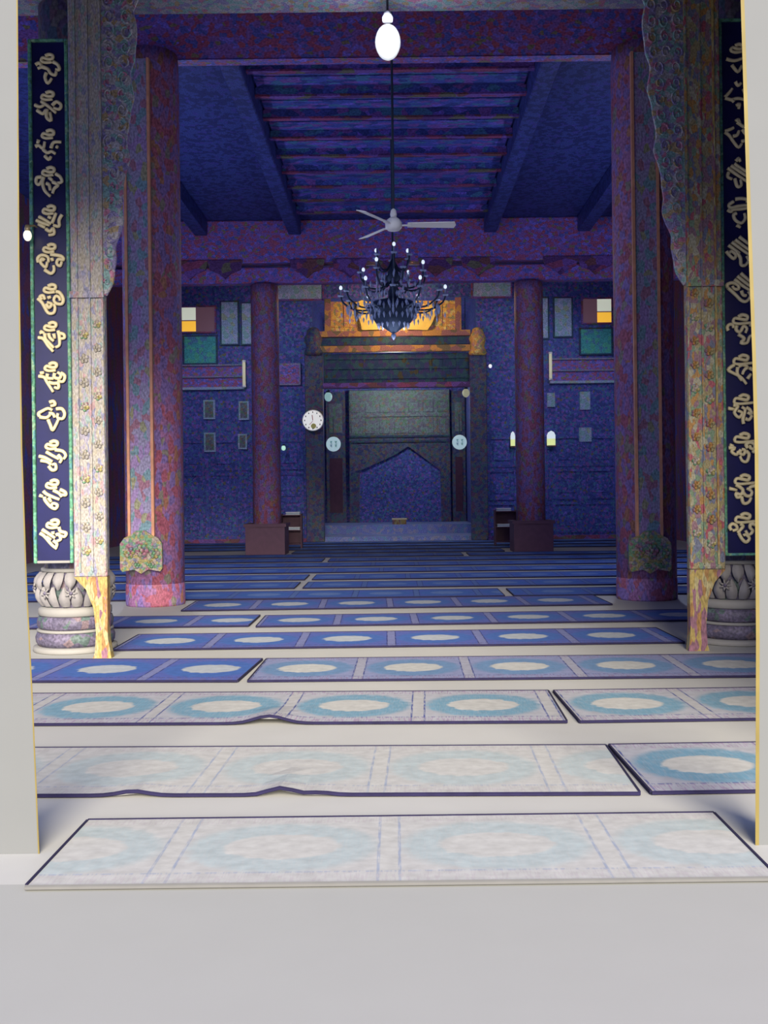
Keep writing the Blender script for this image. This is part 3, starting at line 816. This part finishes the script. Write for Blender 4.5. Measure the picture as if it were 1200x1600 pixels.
p = P(615, 349, 11.8)
t = thing('ceiling_fan', 'white three-bladed fan hanging on a long rod', 'fan', p)
MB().lathe([(.02, -.085), (.07, -.08), (.095, -.05), (.10, .0), (.075, .04), (.05, .06)], 20).build('motor', m_white, t, True)
MB().lathe([(.03, .06), (.04, .10), (.03, .15), (.012, .17)], 12).build('canopy', m_white, t, True)
MB().tube([(0,0,.15), (0,0,ZC-p.z-.01)], .014, 8).build('rod', m_metal, t)
for q, an in enumerate((2, 122, 239.5)):
    mb = MB()
    mb.box((.09, -.02, -.03), (.2, .02, -.02))
    mb.add([(.16,-.045,-.010),(.70,-.062,-.004),(.72,0,-.022),(.70,.062,-.040),(.16,.045,-.035),
            (.16,-.045,-.002),(.70,-.062,.004),(.72,0,-.014),(.70,.062,-.032),(.16,.045,-.027)],
           [(0,1,2,3,4),(9,8,7,6,5),(0,5,6,1),(1,6,7,2),(2,7,8,3),(3,8,9,4),(4,9,5,0)])
    b_ = mb.build('blade', m_white, t); b_.rotation_euler = (0, 0, math.radians(an))

p = P(614, 445, 20.0)
t = thing('chandelier', 'large dark crystal chandelier with small cold bulbs', 'chandelier', p)
m_spark = emit('cold_white_bulb', (.75,.85,1.0), .9)
MB().tube([(0,0,0), (0,0,ZC-p.z-.01)], .02, 8).build('stem', m_metal, t)
MB().lathe([(.03,-.95),(.10,-.90),(.36,-.72),(.46,-.52),(.48,-.42),(.40,-.34),(.10,-.26),(.06,0),(.16,.12),(.08,.3),(.03,.5)], 24).build('bowl', m_metal, t, True)
m_cb = MB()
MB().lathe([(.005,-1.08),(.04,-1.03),(.05,-.98),(.02,-.94)], 10).build('finial', m_crystal, t, True)
for tier, (n, R, zb, rise) in enumerate(((12, 1.02, -.35, .22), (8, .66, .05, .25), (6, .36, .42, .2))):
    for q in range(n):
        an = 2*PI*q/n + tier*.3
        ca, sa = math.cos(an), math.sin(an)
        pts = catmull([Vector((r*R*ca, r*R*sa, zb+z)) for r, z in ((.08, .05), (.35, -.12), (.7, -.14), (.95, .0), (1, rise*.6))], 3)
        ar = MB().tube(pts, .018, 6).build('arm', m_metal, t, True)
        MB().lathe([(.05, 0), (.07, .03), (.02, .04), (.018, .14)], 8, (R*ca, R*sa, zb+rise*.55)).build('candle_cup', m_crystal, ar, True)
        if (q + tier) % 2 == 0:
            MB().ball((R*ca, R*sa, zb+rise*.55+.18), .032, 1.4, 8, 6).build('bulb', m_spark, ar, True)
        for e in range(5):
            rr = R*(.35+.16*e)
            m_cb.octa((rr*ca, rr*sa, zb-.22-.05*random.random()), .022, .13)
for ring_r, zz, n in ((.50, -.46, 26), (.42, -.62, 22), (.30, -.78, 16), (.9, -.48, 34), (.6, -.06, 24)):
    for q in range(n):
        an = 2*PI*q/n
        m_cb.octa((ring_r*math.cos(an), ring_r*math.sin(an), zz), .026, .15)
cr = m_cb.build('crystal_drops', m_crystal, t); cr['kind'] = 'stuff'

# small bulb beside the left board
p = P(43, 368, 9.78)
t = thing('wall_bulb', 'small glowing bulb at the outer edge of the left calligraphy board', 'lamp', p)
MB().ball((0,0,0), .04, 1.35, 12, 8).build('bulb', emit('warm_white_bulb', (1.0,.93,.72), .8), t, True)
MB().lathe([(.022,.04),(.03,.06),(.02,.10)], 10).build('socket', m_brass, t, True)
MB().tube([(0,0,.09),(.03,.1,.12),(.06,.36,.12)], .01, 6).build('bracket', m_brass, t)

# ------------------------------------------------------------------ prayer niche front
d = YB - .12
t = thing('niche_screen', 'carved wooden front of the prayer niche with gilded frieze', 'niche', (0, d, 0))
def loc(px, py): 
    q = P(px, py, d); return q.x, q.z
for pl, pr, top, nm in ((478, 506, 512, 'l'), (735, 761, 512, 'r')):
    xa, xb = loc(pl, 700)[0], loc(pr, 700)[0]; zt = loc(pl, 555)[1]
    bx('post', (xa, -.12, 0), (xb, .115, zt), m_niche, t, .02)
    zc0, zc1 = loc(pl, 556)[1], loc(pl, top)[1]
    xm = (xa+xb)/2; hw = (xb-xa)/2
    MB().lathe([(hw*.95, zc0), (hw*1.1, zc0+.1), (hw*.8, zc0+.3), (hw*1.05, zc0+.55), (hw*.6, zc1-.05), (hw*.3, zc1)], 12, (xm, 0, 0)).build('gilt_capital', m_gilt if nm == 'r' else m_niche, t, True)
xa, xb = loc(507, 570)[0], loc(735, 570)[0]
z1, z0 = loc(620, 552)[1], loc(620, 598)[1]
lat = bx('lattice_panel', (xa, .02, z0), (xb, .06, z1), m_lattice, t)
nb = 11
for q in range(nb+1):
    x = xa + (xb-xa)*q/nb
    bx('bar', (x-.03, -.02, z0), (x+.03, .02, z1), m_lattice, lat)
for q in range(3):
    z = z0 + (z1-z0)*(q+.5)/3
    bx('bar', (xa, -.015, z-.025), (xb, .02, z+.025), m_lattice, lat)
for py0, py1, m_, nm in ((540, 550, m_rail, 'rail'), (598, 606, m_joist, 'rail'), (517, 526, m_rail, 'rail'), (527, 539, m_lattice, 'frieze_board')):
    xl, xr = (loc(492, 530)[0], loc(735, 530)[0])
    bx(nm, (xl, -.10 if nm == 'rail' else -.02, loc(620, py1)[1]), (xr, .1, loc(620, py0)[1]), m_, t, .01)
# gilded frieze with two scroll brackets
xl, xr = loc(512, 495)[0], loc(716, 495)[0]
zb, zt = loc(612, 517)[1], loc(612, 470)[1]
fr = bx('frieze', (xl, .03, zb), (xr, .09, zt), m_gilt, t)
for q in range(9):
    x = xl + (xr-xl)*(q+.5)/9
    bx('frieze_panel', (x-.19, -.0, zb+.12), (x+.19, .03, zt-.12), m_gilt, fr, .012)
for q in (0, 1):
    xe = (xl, xr)[q]
    bx('end_pilaster', (xe-.1, -.05, zb), (xe+.1, .1, zt+.08), m_rail, fr, .01)
for pts in (((556,474),(566,470),(578,474),(583,492),(592,508),(597,516),(566,517),(562,500)), ((671,472),(678,476),(681,490),(676,504),(668,517),(636,516),(642,506),(656,494),(664,482))):
    out = [(loc(a_, b_)) for a_, b_ in pts]
    MB().prism(out, -.16, .0).build('gilt_scroll', m_giltbright, fr)
# back of the niche: pale face with a dark pointed arch
d2 = 38.1
def loc2(px, py):
    q = P(px, py, d2); return q.x, q.z
t = thing('prayer_niche', 'pale green carved face with dark pointed recess inside the niche', 'niche', (0, d2, .46))
ya = -.16
xl, zt = loc2(545, 612); xr, _ = loc2(702, 612)
xm = loc2(638, 700)[0]
zt2 = loc2(620, 684)[1] - .46
def z2(py): return loc2(620, py)[1] - .46
bx('face', (xl, ya, z2(684)), (xr, .0, z2(610)), m_niche_light, t, .02)
ol = [(xl, 0), (xl, z2(684)), (xr, z2(684)), (xr, 0), (xr-.35, 0), (xr-.38, z2(735)), (xm+.45, z2(712)), (xm, z2(698)), (xm-.55, z2(712)), (xl+.38, z2(735)), (xl+.35, 0)]
MB().prism(ol, ya, .0).build('arch', m_niche, t)
bx('recess', (xl+.3, -.04, 0), (xr-.3, .0, z2(695)), m_navywall, t)
for py in (625, 650, 682, 690):
    bx('moulding', (xl, ya-.05, z2(py)-.035), (xr, ya, z2(py)+.035), m_niche_light if py < 660 else m_lattice, t)
for q in range(7):
    x = xl + (xr-xl)*(q+.5)/7
    bx('carved_tile', (x-.2, ya-.03, z2(678)), (x+.2, ya, z2(655)), m_niche_light, t, .015)
    bx('carved_tile', (x-.2, ya-.03, z2(645)), (x+.2, ya, z2(629)), m_niche_light, t, .015)
# side panels of the alcove
for pl, pr in ((510, 540), (706, 727)):
    xa_, xb_ = loc2(pl, 700)[0], loc2(pr, 700)[0]
    o = bx('alcove_panel', (xa_, -.05, 0), (xb_, .04, z2(612)), m_niche, t)
    bx('panel_inset', (xa_+.12, -.08, z2(675)), (xb_-.12, -.05, z2(630)), m_niche_light, o)
    bx('panel_inset', (xa_+.12, -.08, z2(800)), (xb_-.12, -.05, z2(715)), m_wood, o)
# bare lights added for the glow on the frieze and inside the niche
point('frieze_glow', (0, 31.4, 7.25), (1.0,.66,.34), 70, .3)
point('niche_glow', (0, 35.5, 5.2), (.85,.9,.8), 90, .3)
for x in (-5.0, 5.0):
    # unseen floodlights added behind the far tie beam wash the carved wall
    q = Vector((x, 26.85, 7.1))
    t_ = thing('fill_flood', 'small floodlight added unseen behind the far beam, %s of the hall' % ('left' if x < 0 else 'right'), 'lamp', q)
    bx('housing', (-.12, -.14, -.08), (.12, .04, .08), m_metal, t_); bx('glass', (-.10, .04, -.06), (.10, .05, .06), m_crystal, t_)
    l = bpy.data.lights.new('wall_wash', 'SPOT'); l.energy = 170; l.spot_size = math.radians(100); l.spot_blend = .6; l.color = (.70,.80,1.0); l.shadow_soft_size = .12
    o = bpy.data.objects.new('wall_wash', l); COL.objects.link(o); o.location = q + Vector((0, .12, 0))
    o.rotation_euler = (Vector((x*.75, YB, 2.4)) - q).to_track_quat('-Z', 'Y').to_euler()
for x in (-4.75, 4.75):
    point('aisle_fill', (x, 20.0, 3.9), (.62,.70,1.0), 120, .25)  # unseen fill lights added behind the red columns to lift the ceiling
point('chandelier_glow', (0, 20.0, 4.2), (.68,.76,1.0), 14, .5)

# clock and medallions
def disc(name, px, py, dd, r, label, cat, face, rim, group=None):
    p_ = P(px, py, dd)
    t_ = thing(name, label, cat, p_, group)
    MB().lathe([(r*.98, -.03), (r, .0), (r*.97, .03), (r*.9, .035)], 32, axis='Y').build('rim', rim, t_, True)
    MB().lathe([(r*.93, .03), (r*.92, .04), (.01, .042)], 32, axis='Y').build('face', face, t_)
    return t_
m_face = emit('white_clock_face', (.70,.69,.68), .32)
m_face = emit('emissive_white_dial', (.78,.77,.74), .62)  # emission added to brighten the clock face, which is no lamp
p = P(489, 657, 32.5)
c = disc('wall_clock', 489, 657, 32.60, .345, 'round white wall clock with red hand, on the left post of the niche', 'clock', m_face, m_white)
for q in range(12):
    an = q*PI/6
    x, z = .26*math.sin(an), .26*math.cos(an)
    bx('hour_mark', (x-.014, -.052, z-.024), (x+.014, -.043, z+.024), m_dark, c)
MB().tube([(0,-.056,0), (-.02,-.056,.17)], .012, 5).build('hour_hand', m_red, c)
MB().tube([(0,-.058,-.02), (-.11,-.058,-.14)], .008, 5).build('minute_hand', m_red, c)
MB().lathe([(.085,.042),(.08,.05),(.01,.052)], 14, (.02,0,-.18), 'Y').build('yellow_motif', m_yellow, c)
point_clock = None
m_med = emit('emissive_pale_blue_dial', (.45,.62,.66), .5)  # emission added so the medallions stand out in the dark hall
for px, py, w in ((521, 694, 'left'), (718, 691, 'right')):
    c = disc('medallion', px, py, 32.6, .235, 'small pale blue round medallion with dark letters, %s side of the niche' % w, 'medallion', m_med, m_med)
    for sx, sz in ((-.07,.05), (.08,.05), (-.07,-.06), (.08,-.06)):
        mb = MB(); pts = catmull([Vector((sx+dx, -.046, sz+dz)) for dx, dz in ((-.04,.03),(.03,.035),(-.02,-.01),(.035,-.03))], 3)
        mb.tube(pts, .010, 5); mb.build('letter', m_greenp, c)
    MB().tube([(0, -.0, .22), (0, .0, .9)], .012, 6).build('hanging_wire', m_metal, c)

# ------------------------------------------------------------------ things on the niche wall
def wx(px, py, dd=YB): 
    q = P(px, py, dd); return q
def wall_box(name, px0, py0, px1, py1, mat, label, cat, th=.06, dd=YB-.05, frame=None, group=None):
    cx, cy = (px0+px1)/2, (py0+py1)/2
    c_ = P(cx, cy, dd); w = abs(P(px1, cy, dd).x-P(px0, cy, dd).x); h = abs(P(cx, py0, dd).z-P(cx, py1, dd).z)
    t_ = thing(name, label, cat, (c_.x, dd, c_.z-h/2), group)
    bx('panel', (-w/2+.03, -th+.02, .03), (w/2-.03, .045, h-.03), mat, t_)
    fm = frame or mat
    mb = MB(); mb.box((-w/2, -th, 0), (w/2, .045, .05)); mb.box((-w/2, -th, h-.05), (w/2, .045, h)); mb.box((-w/2, -th, .05), (-w/2+.05, .045, h-.05)); mb.box((w/2-.05, -th, .05), (w/2, .045, h-.05))
    mb.build('frame', fm, t_)
    t_['_w'] = w; t_['_h'] = h
    return t_
# glowing lamp boxes
m_glow1 = emit('lit_frosted_pane', (.55,.58,.48), .75)
m_glow2 = emit('lit_amber_pane', (.95,.50,.05), .75)
m_glow3 = emit('dim_rose_pane', (.16,.08,.11), .3)
for (x0, x1, lab, flip) in ((282, 338, 'left', 1), (908, 957, 'right', -1)):
    y0, y1 = (478, 521) if flip == 1 else (465, 507)
    t_ = wall_box('lit_window', x0, y0, x1, y1, m_glow3, 'small lit window with amber lower pane high on the %s of the niche wall' % lab, 'window', frame=m_joist)
    w, h = t_['_w'], t_['_h']
    inner = -1 if flip == 1 else 1
    xa, xb = (-w/2+.05, -w/2+.5) if flip == 1 else (w/2-.5, w/2-.05)
    bx('frosted_pane', (min(xa,xb), -.052, h*.48), (max(xa,xb), -.041, h-.06), m_glow1, t_)
    bx('amber_pane', (min(xa,xb), -.052, .06), (max(xa,xb), -.041, h*.44), m_glow2, t_)
for t_, b_ in (((344, 470, 374, 540), 'left of the pair nearest the left lit window'), ((376, 472, 405, 540), 'right one beside the far left column')):
    wall_box('hanging_scroll', *t_, m_scroll, 'blue grey framed scroll, %s' % b_, 'scroll', frame=m_lattice, group='framed scrolls on the niche wall')
for t_, b_ in (((823, 464, 858, 531), 'beside the far right column'), ((864, 464, 895, 528), 'nearest the right lit window')):
    wall_box('hanging_scroll', *t_, m_scroll, 'blue grey framed scroll, the one %s' % b_, 'scroll', frame=m_lattice, group='framed scrolls on the niche wall')
wall_box('green_panel', 286, 524, 340, 570, m_greenp, 'teal green wall panel under the left lit window', 'panel', frame=m_lattice)
wall_box('green_panel', 905, 512, 957, 555, m_greenp, 'teal green wall panel under the right lit window', 'panel', frame=m_lattice)
wall_box('plaque', 432, 437, 506, 470, m_scroll, 'wide blue grey plaque above the left of the niche', 'plaque', frame=m_joist)
wall_box('plaque', 736, 434, 800, 466, m_scroll, 'wide blue grey plaque above the right of the niche', 'plaque', frame=m_joist)
wall_box('plaque', 434, 568, 470, 602, m_beam, 'small violet plaque low between the left far column and the niche', 'plaque', frame=m_board2)
# ledges
for x0, x1, y0, lab in ((284, 382, 572, 'left'), (858, 960, 562, 'right')):
    t_ = thing('wall_shelf', 'long carved ledge with pale lower lip on the %s of the niche wall' % lab, 'shelf', (0, YB-.05, 0))
    for dy, th, m_, nm in ((0, .05, m_board2, 'ledge'), (18, .05, m_board2, 'ledge'), (36, .08, m_scroll, 'lip')):
        a, b = P(x0, y0+dy, YB), P(x1, y0+dy, YB)
        bx(nm, (a.x, -.10, a.z-th/2), (b.x, .045, a.z+th/2), m_, t_)
    a, b = P(x0, y0, YB), P(x1, y0+34, YB)
    bx('fascia', (a.x, -.0, b.z), (b.x, .045, a.z), m_beam, t_)
m_tube = emit('pale_strip_light', (.52,.50,.36), .55)
for px, y0, y1, w in ((381, 563, 605, 'left'), (860, 550, 594, 'right')):
    a, b = P(px, y0, YB-.2), P(px, y1, YB-.2)
    t_ = thing('strip_light', 'short upright pale strip light at the inner end of the %s wall ledge' % w, 'lamp', (a.x, YB-.2, b.z))
    MB().lathe([(.05, .05), (.05, a.z-b.z-.05)], 10).build('tube', m_tube, t_, True)
    MB().lathe([(.06, 0), (.06, .06)], 10).build('cap', m_white, t_); MB().lathe([(.06, a.z-b.z-.06), (.06, a.z-b.z)], 10).build('cap', m_white, t_)
    bx('bracket', (-.03, .04, .1), (.03, .17, .2), m_white, t_)
# notices on the carved wall
labs = ['upper left notice on the left carved wall', 'upper right notice on the left carved wall, by the column', 'lower left notice on the left carved wall', 'lower right notice on the left carved wall, by the column',
        'upper notice on the right carved wall, farther from the column', 'lower notice on the right carved wall, farther from the column', 'upper faint notice on the right carved wall next to the column']
for (x0, y0, x1, y1), lb in zip(((318,625,336,655), (373,627,389,656), (319,676,337,706), (372,678,386,702), (906,612,922,640), (905,668,924,690), (855,614,867,636)), labs):
    wall_box('notice', x0, y0, x1, y1, m_scroll if x0 > 850 else m_niche_light, 'pale ' + lb, 'notice', th=.03, dd=YB-.06, frame=m_scroll, group='notices on the carved wall')
# bright arched lamp and small lights
def arch_lamp(px0, y0, px1, y1, dd, label):
    cx = (px0+px1)/2
    a, b = P(px0, y0, dd), P(px1, y1, dd)
    w, h = b.x-a.x, a.z-b.z
    t_ = thing('arched_lamp', label, 'lamp', ((a.x+b.x)/2, dd, b.z))
    out = [(-w/2, h*.5), (-w/2, h*.72), (-w*.35, h*.9), (0, h), (w*.35, h*.9), (w/2, h*.72), (w/2, h*.5)]
    MB().prism(out, 0, .1).build('upper_pane', emit('cool_white_pane', (.55,.62,.66), .9), t_)
    MB().prism([(-w/2, .04), (-w/2, h*.5), (w/2, h*.5), (w/2, .04)], 0, .1).build('lower_pane', emit('lime_white_pane', (.60,.66,.28), .9), t_)
    bx('sill', (-w/2-.02, -.02, 0), (w/2+.02, .1, .045), m_joist, t_)
    bx('back_plate', (-w/2, .1, 0), (w/2, .13, h*.75), m_metal, t_)
arch_lamp(855, 673, 868, 698, YB-.18, 'small bright arched lamp low on the right carved wall')
arch_lamp(798, 674, 805, 699, YB-.18, 'narrow pale arched lamp between niche and far right column')
for px, py, col, lb, r in ((443, 700, (.45,.75,.60), 'tiny greenish bulb right of the far left column', .07), (766, 572, (.80,.80,.85), 'tiny white bulb right of the niche post', .055), (513, 620, (.25,.42,.42), 'dim greenish lantern at the upper left inside the niche', .13), (728, 614, (.30,.30,.20), 'dim olive lantern at the upper right inside the niche', .12)):
    dd = 32.6 if r < .1 else 33.6
    q = P(px, py, dd)
    t_ = thing('small_lantern' if r > .1 else 'small_bulb', lb, 'lamp', q)
    MB().ball((0,0,0), r, 1.2, 12, 8).build('bulb', emit('glow_%d' % px, col, .8), t_, True)
    MB().lathe([(r*.5, r*1.05), (r*.6, r*1.3), (r*.2, r*1.7)], 10).build('cap', m_metal, t_)
    if r > .1: MB().tube([(0,0,r*1.6), (0,0,8.0-q.z)], .012, 6).build('cord', m_metal, t_)
    else: MB().tube([(0,0,r*1.6), (0,YB-dd,r*1.9)], .012, 6).build('bracket', m_metal, t_)

# low book stands by the far columns and a box on the niche step
for px0, px1, y0, w, sgn in ((440, 471, 803, 'left', 1), (773, 806, 797, 'right', -1)):
    dd = 28.9
    a, b = P(px0, y0, dd), P(px1, y0, dd)
    w_, h = b.x-a.x, a.z-.024
    cx = (a.x+b.x)/2
    t_ = thing('book_stand', 'low dark book stand beside the far %s column plinth' % w, 'stand', (cx, dd, .024))
    for s in (-1, 1): bx('side', (s*w_/2-.02, -.18, 0), (s*w_/2+.02, .18, h), m_wood, t_)
    for z in (.12, h*.52, h-.04): bx('shelf', (-w_/2+.02, -.18, z-.015), (w_/2-.02, .18, z+.015), m_wood, t_)
    bx('back_board', (-w_/2+.02, .165, .1), (w_/2-.02, .18, h-.05), m_wood, t_)
    for k, (z, lb) in enumerate(((h*.52+.015, 'in the shelf'), (h-.025, 'on top'))):
        o = MB()
        b_ = thing('book', 'white covered book lying %s of the %s book stand' % (lb, w), 'book', (cx+sgn*.05, dd-.03, z+.026), 'white books on the stands')
        bx('cover', (-.20, -.13, 0), (.20, .13, .012), m_white, b_); bx('pages', (-.19, -.12, .012), (.19, .125, .06), m_paper, b_); bx('cover', (-.20, -.13, .06), (.20, .13, .075), m_white, b_)
q = P(624, 816, 35.4)
t_ = thing('offering_box', 'small yellowish box on the raised step inside the niche', 'box', (q.x, 35.4, .46))
bx('body', (-.24, -.15, 0), (.24, .15, .16), m_foot, t_, .01); bx('lid', (-.26, -.17, .16), (.26, .17, .21), m_gold, t_, .01)
